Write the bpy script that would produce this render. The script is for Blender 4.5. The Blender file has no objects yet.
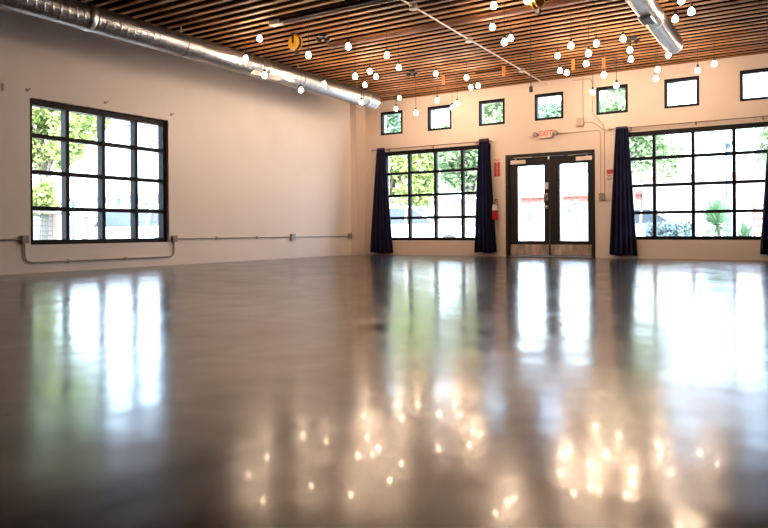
import bpy, bmesh, math, random
from mathutils import Vector, Matrix, Euler
random.seed(7)
SC = bpy.context.scene
COL = SC.collection
PI = math.pi
D = 13.933          # depth of the wall with the doors
CZ = 3.695          # underside of the ceiling slats
RX, RY = 14.0, -3.0 # right wall, rear wall
DECK = 4.35

# ------------------------------------------------------------------ helpers
def link(o, parent=None):
    COL.objects.link(o)
    if parent: o.parent = parent
    return o
def obj(name, bm, mat, parent=None, smooth=False, matrix=None):
    me = bpy.data.meshes.new(name)
    bmesh.ops.recalc_face_normals(bm, faces=bm.faces)
    if matrix is not None: bm.transform(matrix)
    bm.to_mesh(me); bm.free()
    if mat:
        for m in (mat if isinstance(mat, (list, tuple)) else [mat]): me.materials.append(m)
    if smooth:
        for p in me.polygons: p.use_smooth = True
    return link(bpy.data.objects.new(name, me), parent)
def tag(o, label=None, cat=None, group=None, kind=None):
    if label: o['label'] = label
    if cat: o['category'] = cat
    if group: o['group'] = group
    if kind: o['kind'] = kind
    return o
def empty(name, loc=(0, 0, 0), rz=0):
    o = bpy.data.objects.new(name, None); o.location = loc; o.rotation_euler = (0, 0, rz)
    o.empty_display_size = .1
    return link(o)
def box(bm, x0, x1, y0, y1, z0, z1, bev=0, mi=0):
    r = bmesh.ops.create_cube(bm, size=1)
    vs = r['verts']
    for v in vs:
        v.co = Vector(((x0+x1)/2+v.co.x*(x1-x0), (y0+y1)/2+v.co.y*(y1-y0), (z0+z1)/2+v.co.z*(z1-z0)))
    if bev:
        es = list({e for v in vs for e in v.link_edges})
        bmesh.ops.bevel(bm, geom=es, offset=bev, segments=2, affect='EDGES', profile=.5)
    if mi:
        for v in vs:
            if v.is_valid:
                for f in v.link_faces: f.material_index = mi
def nb(*a, **k):
    bm = bmesh.new(); box(bm, *a, **k); return bm
def tube(bm, pts, r, n=8, cap=True):
    """sweep a circle of radius r along pts (r may be a list)"""
    pts = [Vector(p) for p in pts]
    rings = []
    up = None
    for i, p in enumerate(pts):
        if i == 0: t = pts[1]-p
        elif i == len(pts)-1: t = p-pts[i-1]
        else: t = (pts[i+1]-p).normalized()+(p-pts[i-1]).normalized()
        t.normalize()
        if up is None:
            up = Vector((0, 0, 1)) if abs(t.z) < .9 else Vector((1, 0, 0))
        a = (up - t*up.dot(t)).normalized(); b = t.cross(a); up = a
        rr = r[i] if isinstance(r, (list, tuple)) else r
        rings.append([bm.verts.new(p+a*math.cos(2*PI*k/n)*rr+b*math.sin(2*PI*k/n)*rr) for k in range(n)])
    for i in range(len(rings)-1):
        for k in range(n):
            bm.faces.new((rings[i][k], rings[i][(k+1) % n], rings[i+1][(k+1) % n], rings[i+1][k]))
    if cap:
        bm.faces.new(rings[0]); bm.faces.new(rings[-1])
def lathe(bm, prof, n=20, mat=Matrix()):
    """profile [(r,z)] about z"""
    rings = []
    for r, z in prof:
        if r < 1e-6: rings.append([bm.verts.new(mat@Vector((0, 0, z)))])
        else: rings.append([bm.verts.new(mat@Vector((r*math.cos(2*PI*k/n), r*math.sin(2*PI*k/n), z))) for k in range(n)])
    for a, b in zip(rings, rings[1:]):
        for k in range(n):
            k2 = (k+1) % n
            if len(a) == 1 and len(b) == 1: continue
            if len(a) == 1: bm.faces.new((a[0], b[k], b[k2]))
            elif len(b) == 1: bm.faces.new((a[k], a[k2], b[0]))
            else: bm.faces.new((a[k], a[k2], b[k2], b[k]))
def bend(pts, r=.06, n=5):
    """round the corners of a polyline"""
    pts = [Vector(p) for p in pts]; out = [pts[0]]
    for i in range(1, len(pts)-1):
        p = pts[i]; a = (pts[i-1]-p); b = (pts[i+1]-p)
        rr = min(r, a.length*.45, b.length*.45)
        a = p+a.normalized()*rr; b = p+b.normalized()*rr
        for k in range(n+1):
            t = k/n
            out.append(a*(1-t)**2+p*2*t*(1-t)+b*t*t)
    out.append(pts[-1]); return out

# ------------------------------------------------------------------ materials
def new_mat(name):
    m = bpy.data.materials.new(name); m.use_nodes = True
    nt = m.node_tree; b = nt.nodes['Principled BSDF']
    return m, nt, b
def mat(name, col, rough=.5, metal=0, var=.0, scale=8, bump=0, bscale=40, spec=.5, emit=None, es=0, stretch=(1, 1, 1), coat=0):
    m, nt, b = new_mat(name)
    b.inputs['Roughness'].default_value = rough
    b.inputs['Metallic'].default_value = metal
    b.inputs['Specular IOR Level'].default_value = spec
    b.inputs['Coat Weight'].default_value = coat
    tc = nt.nodes.new('ShaderNodeTexCoord')
    mp = nt.nodes.new('ShaderNodeMapping'); mp.inputs['Scale'].default_value = stretch
    nt.links.new(tc.outputs['Object'], mp.inputs['Vector'])
    nz = nt.nodes.new('ShaderNodeTexNoise'); nz.inputs['Scale'].default_value = scale; nz.inputs['Detail'].default_value = 4
    nt.links.new(mp.outputs[0], nz.inputs['Vector'])
    cr = nt.nodes.new('ShaderNodeValToRGB')
    e = cr.color_ramp.elements
    e[0].position = .3; e[1].position = .7
    e[0].color = [max(0, c*(1-var)) for c in col]+[1]; e[1].color = [min(1, c*(1+var)) for c in col]+[1]
    nt.links.new(nz.outputs['Fac'], cr.inputs['Fac']); nt.links.new(cr.outputs['Color'], b.inputs['Base Color'])
    if bump:
        n2 = nt.nodes.new('ShaderNodeTexNoise'); n2.inputs['Scale'].default_value = bscale
        nt.links.new(mp.outputs[0], n2.inputs['Vector'])
        bp = nt.nodes.new('ShaderNodeBump'); bp.inputs['Strength'].default_value = bump; bp.inputs['Distance'].default_value = .01
        nt.links.new(n2.outputs['Fac'], bp.inputs['Height']); nt.links.new(bp.outputs[0], b.inputs['Normal'])
    if emit:
        b.inputs['Emission Color'].default_value = (*emit, 1); b.inputs['Emission Strength'].default_value = es
    return m

M = {}
M['wall'] = mat('cream_wall_paint', (.80, .675, .585), .75, var=.02, scale=2.2, bump=.12, bscale=60)
M['wall_left'] = mat('daylit_wall_paint', (.89, .825, .775), .7, var=.025, scale=1.3, bump=.12, bscale=60)  # the cream wall paint, lightened and cooled to stand in for window daylight
M['deck'] = mat('dark_roof_deck', (.012, .008, .006), .95, spec=.0, var=.3, scale=5)
M['joist'] = mat('dark_timber', (.03, .017, .011), .9, spec=.05, var=.35, scale=6)
M['black_frame'] = mat('black_window_frame', (.006, .006, .009), .5, spec=.15, var=.1, scale=5)
M['door_black'] = mat('dark_bronze_door', (.022, .018, .018), .45, spec=.25, var=.1, scale=5)
M['curtain'] = mat('navy_curtain', (.026, .029, .090), .6, var=.25, scale=30, bump=.15, bscale=250)
M['steel'] = mat('brushed_steel', (.52, .48, .44), .28, 1, var=.10, scale=6, stretch=(1, 1, 14))
M['kick'] = mat('stainless_kick_plate', (.62, .50, .42), .35, .55, var=.45, scale=3, stretch=(2.5, 1, .8))
M['conduit'] = mat('grey_conduit', (.34, .28, .24), .5, .3, var=.1)
M['conduit_white'] = mat('pale_conduit', (.72, .66, .60), .5, .0, var=.05)
M['paint_conduit'] = mat('painted_conduit', (.55, .42, .33), .6, var=.06)
M['boxgrey'] = mat('grey_switch_box', (.30, .26, .23), .5, .2, var=.1)
M['rod'] = mat('bronze_rod', (.22, .15, .11), .4, .6, var=.1)
M['white'] = mat('white_plastic', (.80, .76, .71), .45, var=.03)
M['tagblue'] = mat('pale_blue_label', (.62, .66, .76), .4, var=.15, scale=30)
M['red'] = mat('red_paint', (.55, .02, .02), .3, var=.05)
M['signred'] = mat('red_sign', (.62, .07, .06), .5, var=.03)
M['cream'] = mat('cream_plate', (.82, .70, .62), .5, var=.03)
M['black'] = mat('black_plastic', (.012, .012, .013), .45, var=.1)
M['yellow'] = mat('yellow_reel', (.72, .36, .015), .4, var=.15, scale=18)
M['pinkbeam'] = mat('weathered_pink_beam', (.24, .12, .085), .8, var=.4, scale=4, stretch=(.6, 4, 4))
M['orange_wood'] = mat('orange_wood_block', (.72, .26, .05), .6, var=.2, scale=10)
M['galv_strap'] = mat('galvanised_strap', (.35, .30, .27), .5, .6, var=.1)

def wood_mat():
    m, nt, b = new_mat('slat_wood')
    b.inputs['Roughness'].default_value = .6
    g = nt.nodes.new('ShaderNodeNewGeometry'); s = nt.nodes.new('ShaderNodeSeparateXYZ')
    nt.links.new(g.outputs['Position'], s.inputs[0])
    # one value per slat
    a = nt.nodes.new('ShaderNodeMath'); a.operation = 'MULTIPLY'; a.inputs[1].default_value = 1/.205
    nt.links.new(s.outputs['Y'], a.inputs[0])
    rd = nt.nodes.new('ShaderNodeMath'); rd.operation = 'ROUND'; nt.links.new(a.outputs[0], rd.inputs[0])
    wn = nt.nodes.new('ShaderNodeTexWhiteNoise'); wn.noise_dimensions = '1D'; nt.links.new(rd.outputs[0], wn.inputs['W'])
    mp = nt.nodes.new('ShaderNodeMapping'); mp.inputs['Scale'].default_value = (.55, 9, 9)
    nt.links.new(g.outputs['Position'], mp.inputs['Vector'])
    nz = nt.nodes.new('ShaderNodeTexNoise'); nz.inputs['Scale'].default_value = 3.0; nz.inputs['Detail'].default_value = 5
    nt.links.new(mp.outputs[0], nz.inputs['Vector'])
    n2 = nt.nodes.new('ShaderNodeTexNoise'); n2.inputs['Scale'].default_value = 1.1; n2.inputs['Detail'].default_value = 2
    nt.links.new(g.outputs['Position'], n2.inputs['Vector'])
    ad = nt.nodes.new('ShaderNodeMath'); ad.operation = 'MULTIPLY_ADD'; ad.inputs[1].default_value = .45
    nt.links.new(wn.outputs['Value'], ad.inputs[0]); 
    m2 = nt.nodes.new('ShaderNodeMath'); m2.operation = 'MULTIPLY_ADD'; m2.inputs[1].default_value = .75
    nt.links.new(nz.outputs['Fac'], m2.inputs[0])
    m3 = nt.nodes.new('ShaderNodeMath'); m3.operation = 'MULTIPLY'; m3.inputs[1].default_value = .35
    nt.links.new(n2.outputs['Fac'], m3.inputs[0]); nt.links.new(m3.outputs[0], m2.inputs[2])
    nt.links.new(m2.outputs[0], ad.inputs[2])
    cr = nt.nodes.new('ShaderNodeValToRGB'); e = cr.color_ramp.elements
    e[0].position = .35; e[0].color = (.13, .046, .014, 1); e[1].position = 1.0; e[1].color = (.56, .28, .105, 1)
    x = cr.color_ramp.elements.new(.72); x.color = (.38, .16, .050, 1)
    nt.links.new(ad.outputs[0], cr.inputs['Fac']); nt.links.new(cr.outputs['Color'], b.inputs['Base Color'])
    return m
M['slat'] = wood_mat()

def floor_mat():
    m, nt, b = new_mat('polished_concrete')
    N, Lk = nt.nodes, nt.links
    g = N.new('ShaderNodeNewGeometry')
    def noise(scale, detail=4, st=(1, 1, 1), dist=0):
        mp = N.new('ShaderNodeMapping'); mp.inputs['Scale'].default_value = st
        Lk.new(g.outputs['Position'], mp.inputs['Vector'])
        n = N.new('ShaderNodeTexNoise'); n.inputs['Scale'].default_value = scale; n.inputs['Detail'].default_value = detail
        n.inputs['Distortion'].default_value = dist
        Lk.new(mp.outputs[0], n.inputs['Vector']); return n
    big = noise(.55, 5, dist=.6)
    cr = N.new('ShaderNodeValToRGB'); e = cr.color_ramp.elements
    e[0].position = .32; e[0].color = (.020, .0145, .011, 1); e[1].position = .68; e[1].color = (.042, .031, .025, 1)
    Lk.new(big.outputs['Fac'], cr.inputs['Fac'])
    med = noise(4.5, 6)
    cr2 = N.new('ShaderNodeValToRGB'); e = cr2.color_ramp.elements
    e[0].position = .35; e[0].color = (.78, .78, .78, 1); e[1].position = .65; e[1].color = (1.15, 1.15, 1.15, 1)
    Lk.new(med.outputs['Fac'], cr2.inputs['Fac'])
    mx = N.new('ShaderNodeMix'); mx.data_type = 'RGBA'; mx.blend_type = 'MULTIPLY'; mx.inputs[0].default_value = 1
    Lk.new(cr.outputs[0], mx.inputs[6]); Lk.new(cr2.outputs[0], mx.inputs[7])
    # small dark specks
    vo = N.new('ShaderNodeTexVoronoi'); vo.inputs['Scale'].default_value = 7
    Lk.new(g.outputs['Position'], vo.inputs['Vector'])
    lt = N.new('ShaderNodeMath'); lt.operation = 'LESS_THAN'; lt.inputs[1].default_value = .055
    Lk.new(vo.outputs['Distance'], lt.inputs[0])
    gate = noise(1.3, 2)
    gt = N.new('ShaderNodeMath'); gt.operation = 'GREATER_THAN'; gt.inputs[1].default_value = .54
    Lk.new(gate.outputs['Fac'], gt.inputs[0])
    mu = N.new('ShaderNodeMath'); mu.operation = 'MULTIPLY'; Lk.new(lt.outputs[0], mu.inputs[0]); Lk.new(gt.outputs[0], mu.inputs[1])
    # saw-cut joint along x
    sx = N.new('ShaderNodeSeparateXYZ'); Lk.new(g.outputs['Position'], sx.inputs[0])
    sb = N.new('ShaderNodeMath'); sb.operation = 'SUBTRACT'; sb.inputs[1].default_value = 10.3; Lk.new(sx.outputs['Y'], sb.inputs[0])
    ab = N.new('ShaderNodeMath'); ab.operation = 'ABSOLUTE'; Lk.new(sb.outputs[0], ab.inputs[0])
    l2 = N.new('ShaderNodeMath'); l2.operation = 'LESS_THAN'; l2.inputs[1].default_value = .010; Lk.new(ab.outputs[0], l2.inputs[0])
    mm = N.new('ShaderNodeMath'); mm.operation = 'MAXIMUM'; Lk.new(mu.outputs[0], mm.inputs[0]); Lk.new(l2.outputs[0], mm.inputs[1])
    m3 = N.new('ShaderNodeMix'); m3.data_type = 'RGBA'
    Lk.new(mm.outputs[0], m3.inputs[0]); Lk.new(mx.outputs[2], m3.inputs[6]); m3.inputs[7].default_value = (.02, .014, .01, 1)
    Lk.new(m3.outputs[2], b.inputs['Base Color'])
    rn = noise(1.7, 5, dist=1.0)
    mr = N.new('ShaderNodeMapRange'); mr.inputs['From Min'].default_value = .2; mr.inputs['From Max'].default_value = .8
    mr.inputs['To Min'].default_value = .13; mr.inputs['To Max'].default_value = .24
    Lk.new(rn.outputs['Fac'], mr.inputs['Value'])
    ra = N.new('ShaderNodeMath'); ra.operation = 'MULTIPLY_ADD'; ra.inputs[1].default_value = .04
    Lk.new(mm.outputs[0], ra.inputs[0]); Lk.new(mr.outputs[0], ra.inputs[2]); Lk.new(ra.outputs[0], b.inputs['Roughness'])
    sp = noise(3.2, 7, dist=.8)
    ms = N.new('ShaderNodeMapRange'); ms.inputs['From Min'].default_value = .3; ms.inputs['From Max'].default_value = .7
    ms.inputs['To Min'].default_value = .34; ms.inputs['To Max'].default_value = .66
    Lk.new(sp.outputs['Fac'], ms.inputs['Value'])
    inv = N.new('ShaderNodeMath'); inv.operation = 'MULTIPLY_ADD'; inv.inputs[1].default_value = -.9; inv.inputs[2].default_value = 1
    Lk.new(mm.outputs[0], inv.inputs[0])
    sm = N.new('ShaderNodeMath'); sm.operation = 'MULTIPLY'
    Lk.new(ms.outputs[0], sm.inputs[0]); Lk.new(inv.outputs[0], sm.inputs[1]); Lk.new(sm.outputs[0], b.inputs['Specular IOR Level'])
    b.inputs['IOR'].default_value = 1.52; b.inputs['Coat Weight'].default_value = .05; b.inputs['Coat Roughness'].default_value = .035; b.inputs['Coat IOR'].default_value = 1.45
    wv = noise(1.6, 2); w2 = noise(6, 2)
    am = N.new('ShaderNodeMath'); am.operation = 'MULTIPLY_ADD'; am.inputs[1].default_value = .08
    Lk.new(w2.outputs['Fac'], am.inputs[0]); Lk.new(wv.outputs['Fac'], am.inputs[2])
    bp = N.new('ShaderNodeBump'); bp.inputs['Strength'].default_value = 1; bp.inputs['Distance'].default_value = .007
    Lk.new(am.outputs[0], bp.inputs['Height']); Lk.new(bp.outputs[0], b.inputs['Normal'])
    return m
M['floor'] = floor_mat()

def glass_mat():
    m = bpy.data.materials.new('clear_window_glass'); m.use_nodes = True
    nt = m.node_tree; nt.nodes.remove(nt.nodes['Principled BSDF']); out = nt.nodes['Material Output']
    t = nt.nodes.new('ShaderNodeBsdfTransparent'); t.inputs[0].default_value = (.97, .985, .98, 1)
    g = nt.nodes.new('ShaderNodeBsdfGlossy'); g.inputs['Roughness'].default_value = .02
    f = nt.nodes.new('ShaderNodeFresnel'); f.inputs['IOR'].default_value = 1.25
    mx = nt.nodes.new('ShaderNodeMixShader')
    nt.links.new(f.outputs[0], mx.inputs[0]); nt.links.new(t.outputs[0], mx.inputs[1]); nt.links.new(g.outputs[0], mx.inputs[2])
    nt.links.new(mx.outputs[0], out.inputs['Surface'])
    return m
M['glass'] = glass_mat()
M['bulb'] = mat('glowing_bulb', (.9, .8, .7), .3, emit=(1.0, .72, .50), es=112)
def galv_mat():
    m, nt, b = new_mat('galvanised_duct')
    b.inputs['Metallic'].default_value = 1; b.inputs['Roughness'].default_value = .33
    g = nt.nodes.new('ShaderNodeNewGeometry')
    v = nt.nodes.new('ShaderNodeTexVoronoi'); v.inputs['Scale'].default_value = 26
    nt.links.new(g.outputs['Position'], v.inputs['Vector'])
    cr = nt.nodes.new('ShaderNodeValToRGB'); e = cr.color_ramp.elements
    e[0].color = (.60, .61, .63, 1); e[1].color = (.80, .81, .83, 1)
    nt.links.new(v.outputs['Color'], cr.inputs['Fac']); nt.links.new(cr.outputs[0], b.inputs['Base Color'])
    return m
M['galv'] = galv_mat()
# outdoors
M['ground'] = mat('pale_paving', (.55, .54, .53), .9, var=.08, scale=.6)
M['leaf_bright'] = mat('bright_leaves', (.33, .42, .15), .6, var=.4, scale=2.5)
M['leaf_mid'] = mat('green_leaves', (.25, .37, .19), .6, var=.4, scale=2.5)
M['leaf_dark'] = mat('deep_leaves', (.24, .37, .26), .6, var=.3, scale=2.5)
M['leaf_yucca'] = mat('yucca_leaves', (.26, .42, .26), .6, var=.3, scale=6)
M['hedge'] = mat('blue_green_hedge', (.12, .19, .22), .7, var=.4, scale=6)
M['bark'] = mat('bark', (.30, .26, .22), .9, var=.3, scale=12)
M['post_wood'] = mat('fence_wood', (.25, .18, .15), .8, var=.2, scale=6)
M['wire'] = mat('fence_wire', (.06, .08, .08), .6, .2)
M['stucco'] = mat('white_stucco', (.80, .79, .77), .9, var=.04, scale=2)
M['siding'] = mat('grey_siding', (.36, .32, .33), .8, var=.15, scale=2, stretch=(6, 6, .3))
M['brick'] = mat('red_brick', (.36, .17, .14), .85, var=.35, scale=7)
M['rose'] = mat('rose_fascia', (.34, .12, .10), .8, var=.1)
M['car_white'] = mat('white_car_paint', (.80, .80, .80), .25, var=.02, coat=.5)
M['car_blue'] = mat('silver_blue_car_paint', (.42, .48, .58), .25, .2, var=.02, coat=.5)
M['car_glass'] = mat('car_glass', (.05, .07, .09), .25, spec=.25, var=.1)
M['tyre'] = mat('tyre', (.05, .05, .05), .8)
M['bluegrey'] = mat('blue_grey_metal', (.10, .13, .20), .5, .3, var=.1)
M['teal'] = mat('green_metal', (.10, .28, .22), .5, var=.1)
M['redmetal'] = mat('red_metal', (.50, .08, .06), .5, var=.1)

# ------------------------------------------------------------------ shell
def wall_holes(u0, u1, z0, z1, holes, thick, to3):
    """slab with rectangular holes. to3(u, t, z): t=0 inner face, t=thick outer face"""
    us = sorted({u0, u1} | {h[0] for h in holes} | {h[1] for h in holes})
    zs = sorted({z0, z1} | {h[2] for h in holes} | {h[3] for h in holes})
    bm = bmesh.new(); cache = {}
    def V(u, t, z):
        k = (round(u, 5), t, round(z, 5))
        if k not in cache: cache[k] = bm.verts.new(to3(u, t, z))
        return cache[k]
    def solid(i, j):
        if i < 0 or j < 0 or i >= len(us)-1 or j >= len(zs)-1: return False
        uc, zc = (us[i]+us[i+1])/2, (zs[j]+zs[j+1])/2
        return not any(h[0] < uc < h[1] and h[2] < zc < h[3] for h in holes)
    for i in range(len(us)-1):
        for j in range(len(zs)-1):
            if not solid(i, j): continue
            a, b, c, d = us[i], us[i+1], zs[j], zs[j+1]
            for t in (0, thick): bm.faces.new((V(a, t, c), V(b, t, c), V(b, t, d), V(a, t, d)))
            if not solid(i-1, j): bm.faces.new((V(a, 0, c), V(a, thick, c), V(a, thick, d), V(a, 0, d)))
            if not solid(i+1, j): bm.faces.new((V(b, 0, c), V(b, thick, c), V(b, thick, d), V(b, 0, d)))
            if not solid(i, j-1): bm.faces.new((V(a, 0, c), V(a, thick, c), V(b, thick, c), V(b, 0, c)))
            if not solid(i, j+1): bm.faces.new((V(a, 0, d), V(a, thick, d), V(b, thick, d), V(b, 0, d)))
    return bm

SMALL = [(.613+1.2902*k, .613+1.2902*k+.6154) for k in range(9)]
SZ = (2.886, 3.4475)
W2 = (.70, 3.47, .345, 2.475)
W3 = (6.18, 8.94, .365, 2.485)
DOOR = (3.82, 5.737, 0, 2.2)
holes = [(a, b, SZ[0], SZ[1]) for a, b in SMALL] + [W2, W3, DOOR]
w = obj('wall_back', wall_holes(-.25, RX, 0, DECK, holes, .25, lambda u, t, z: (u, D+t, z)), M['wall'])
tag(w, 'cream far wall with the doors and small high windows', 'wall', kind='structure')
LW = (5.53, 8.0, .405, 2.51)
w = obj('wall_left', wall_holes(RY-.25, D, 0, DECK, [LW], .25, lambda u, t, z: (-t, u, z)), M['wall_left'])
tag(w, 'daylit cream side wall with one gridded window', 'wall', kind='structure')
w = obj('wall_right', nb(RX, RX+.25, RY-.25, D+.25, 0, DECK), M['wall'])
tag(w, 'cream side wall opposite the gridded window', 'wall', kind='structure')
w = obj('wall_rear', nb(0, RX, RY-.25, RY, 0, DECK), M['wall'])
tag(w, 'cream wall facing the doors', 'wall', kind='structure')
w = obj('floor', nb(-.25, RX+.25, RY-.25, D+.25, -.15, 0), M['floor'])
tag(w, 'polished brown concrete floor reflecting the windows', 'floor', kind='structure')
# pier in the corner
w = obj('trim_1', nb(0, .17, D-.42, D, 0, CZ-.002, bev=.004), M['wall'])
tag(w, 'narrow cream pier in the room corner', 'pier', kind='structure')

# ceiling: deck above, cross joists, slats below
ceil = obj('ceiling', nb(-.25, RX+.25, RY-.25, D+.25, DECK, DECK+.15), M['deck'])
tag(ceil, 'wood slat ceiling under a dark roof deck', 'ceiling', kind='structure')
bm = bmesh.new()
rs = random.Random(3)
ny = int((D-.06-RY)/.205)
for i in range(ny):
    y = D-.10-i*.205
    dz = rs.uniform(-.002, .002)
    # each slat run is a few boards butted end to end
    xs = [0]; 
    while xs[-1] < RX-2.5: xs.append(xs[-1]+rs.uniform(2.4, 4.2))
    xs.append(RX)
    for a, b in zip(xs, xs[1:]):
        e = rs.uniform(-.003, .003)
        wd = rs.uniform(.029, .034)
        box(bm, a+.002, b-.002, y-wd+e, y+wd+e, CZ+dz, CZ+.015+dz)
obj('slat_layer', bm, M['slat'], ceil)
bm = bmesh.new()
for i in range(12):
    x = .35+i*1.22
    box(bm, x-.022, x+.022, RY, D, CZ+.031, CZ+.22)
obj('joist_layer', bm, M['joist'], ceil)
bm = bmesh.new()
box(bm, 0, RX, D-.045, D-.001, CZ+.022, DECK); box(bm, 0, RX, RY+.001, RY+.045, CZ+.022, DECK)
box(bm, .001, .045, RY+.045, D-.045, CZ+.022, DECK); box(bm, RX-.045, RX-.001, RY+.045, D-.045, CZ+.022, DECK)
obj('gap_shade_lining', bm, M['deck'], ceil)  # added dark lining, hides the lit wall tops so slat gaps stay dark

# ------------------------------------------------------------------ windows
def window(n, ax, u0, u1, z0, z1, cols, rows, rec, label, fw=.07, mw=.06, dep=.10):
    """ax 'b' on the back wall, 'l' on the left wall"""
    e = empty('window_%d' % n, ((u0+u1)/2, D+rec, z0) if ax == 'b' else (-rec, (u0+u1)/2, z0))
    tag(e, label, 'window', kind='structure')
    o = e.location.copy()
    def B(bm, a, b, c, d, t0, t1, bev=0):
        if ax == 'b': box(bm, a-o.x, b-o.x, t0, t1, c-o.z, d-o.z, bev)
        else: box(bm, -t1, -t0, a-o.y, b-o.y, c-o.z, d-o.z, bev)
    bm = bmesh.new()
    B(bm, u0, u0+fw, z0, z1, 0, dep); B(bm, u1-fw, u1, z0, z1, 0, dep)
    B(bm, u0+fw, u1-fw, z0, z0+fw, 0, dep); B(bm, u0+fw, u1-fw, z1-fw*1.3, z1, 0, dep)
    obj('window_frame', bm, M['black_frame'], e)
    g = bmesh.new()
    if cols > 1:
        bm = bmesh.new(); cw = (u1-u0)/cols; ch = (z1-z0)/rows
        for i in range(1, cols): B(bm, u0+cw*i-mw/2, u0+cw*i+mw/2, z0+fw, z1-fw*1.3, .0, dep*.95)
        for j in range(1, rows): B(bm, u0+fw, u1-fw, z0+ch*j-mw/2, z0+ch*j+mw/2, .012, dep*.85)
        obj('muntin_grid', bm, M['black_frame'], e)
    B(g, u0+fw*.5, u1-fw*.5, z0+fw*.5, z1-fw*.5, dep*.55, dep*.55+.006)
    obj('glass_pane', g, M['glass'], e)
    return e
window(1, 'l', *LW, 4, 4, .06, 'large black gridded window in the side wall', fw=.07, mw=.062, dep=.13)
window(2, 'b', *W2, 4, 4, .0, 'black gridded window between curtains beside the room corner')
window(3, 'b', *W3, 4, 4, .0, 'black gridded window with a yucca outside, right of the doors')
sl = ['small square high window next to the room corner', 'small high window, second from the room corner', 'small high window above a curtain top, third from the room corner',
      'small high window above the exit sign', 'small high window over the switch conduits beside the doors', 'small bright high window above the right gridded window',
      'small high window cut off by the photo edge', 'small high window beyond the photo edge', 'small high window nearest the opposite side wall']
for k, (a, b) in enumerate(SMALL):
    window(4+k, 'b', a, b, SZ[0], SZ[1], 1, 1, 0, sl[k], fw=.05)

# ------------------------------------------------------------------ doors
d0 = empty('door_1', (4.78, D, 0)); tag(d0, 'dark double glass door with steel kick plates under the exit sign', 'door', kind='structure')
def ob(bm, x0, x1, y0, y1, z0, z1, bev=0): box(bm, x0-4.78, x1-4.78, y0, y1, z0, z1, bev)
bm = bmesh.new()
ob(bm, 3.82, 3.885, -.015, .16, 0, 2.2); ob(bm, 5.672, 5.737, -.015, .16, 0, 2.2); ob(bm, 3.885, 5.672, -.015, .16, 2.125, 2.2)
obj('door_frame', bm, M['door_black'], d0)
bm = nb(3.885-4.78, 5.672-4.78, .0, .16, 0, .018); obj('threshold', bm, M['steel'], d0)
def leaf(x0, x1, gx0, gx1, side):
    bm = bmesh.new(); y0, y1 = .045, .09
    ob(bm, x0, gx0, y0, y1, .02, 2.12); ob(bm, gx1, x1, y0, y1, .02, 2.12)
    ob(bm, gx0, gx1, y0, y1, .02, .34); ob(bm, gx0, gx1, y0, y1, 1.945, 2.12)
    lf = obj('door_leaf', bm, M['door_black'], d0)
    g = bmesh.new(); ob(g, gx0-.005, gx1+.005, .065, .071, .335, 1.95); obj('glass_pane', g, M['glass'], lf)
    bm = bmesh.new(); ob(bm, gx0-.018, gx0, .035, .045, .32, 1.965); ob(bm, gx1, gx1+.018, .035, .045, .32, 1.965)
    ob(bm, gx0, gx1, .035, .045, .32, .34); ob(bm, gx0, gx1, .035, .045, 1.945, 1.965)
    obj('glazing_bead', bm, M['door_black'], lf)
    bm = bmesh.new(); ob(bm, x0+.02, x1-.02, .038, .045, .035, .262, .002); obj('kick_plate', bm, M['kick'], lf)
    cx = 4.10 if side < 0 else 5.52
    bm = bmesh.new(); ob(bm, cx-.165, cx+.165, -.02, .045, 1.99, 2.075, .006)
    cl = obj('door_closer', bm, M['cream'], lf)
    bm = bmesh.new()
    if side < 0: pts = [(4.06-4.78, .0, 2.085), (4.02-4.78, -.03, 2.125), (4.42-4.78, -.03, 2.118)]
    else: pts = [(5.56-4.78, .0, 2.085), (5.60-4.78, -.03, 2.125), (5.20-4.78, -.03, 2.105)]
    tube(bm, pts, .010, 6); obj('closer_arm', bm, M['steel'], cl)
    return lf
lf1 = leaf(3.888, 4.776, 4.075, 4.665, -1)
lf2 = leaf(4.782, 5.669, 4.995, 5.58, 1)
bm = bmesh.new(); ob(bm, 4.69, 4.755, .02, .045, 1.43, 1.57, .003); obj('keypad_plate', bm, M['cream'], lf1)
bm = bmesh.new(); ob(bm, 4.695, 4.75, .02, .045, 1.185, 1.35, .01); p = obj('lock_plate', bm, M['steel'], lf1)
bm = bmesh.new(); ob(bm, 4.712, 4.733, .008, .02, 1.24, 1.30, .003); obj('thumb_turn', bm, M['black'], p)
bm = bmesh.new(); lathe(bm, [(0, 0), (.034, 0), (.034, .014), (.014, .018), (.014, .05), (0, .05)], 18, Matrix.Translation((4.722-4.78, .045, 1.055))@Matrix.Rotation(PI/2, 4, 'X'))
p = obj('lever_rose', bm, M['steel'], lf1, smooth=False)
bm = bmesh.new(); tube(bm, bend([(4.722-4.78, -.005, 1.055), (4.70-4.78, -.012, 1.055), (4.57-4.78, -.005, 1.045)], .02), .010, 8); obj('lever_handle', bm, M['steel'], p)
bm = bmesh.new(); ob(bm, 4.765, 4.80, -.03, -.015, 2.055, 2.12, .004); obj('door_sensor', bm, M['white'], d0)

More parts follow.
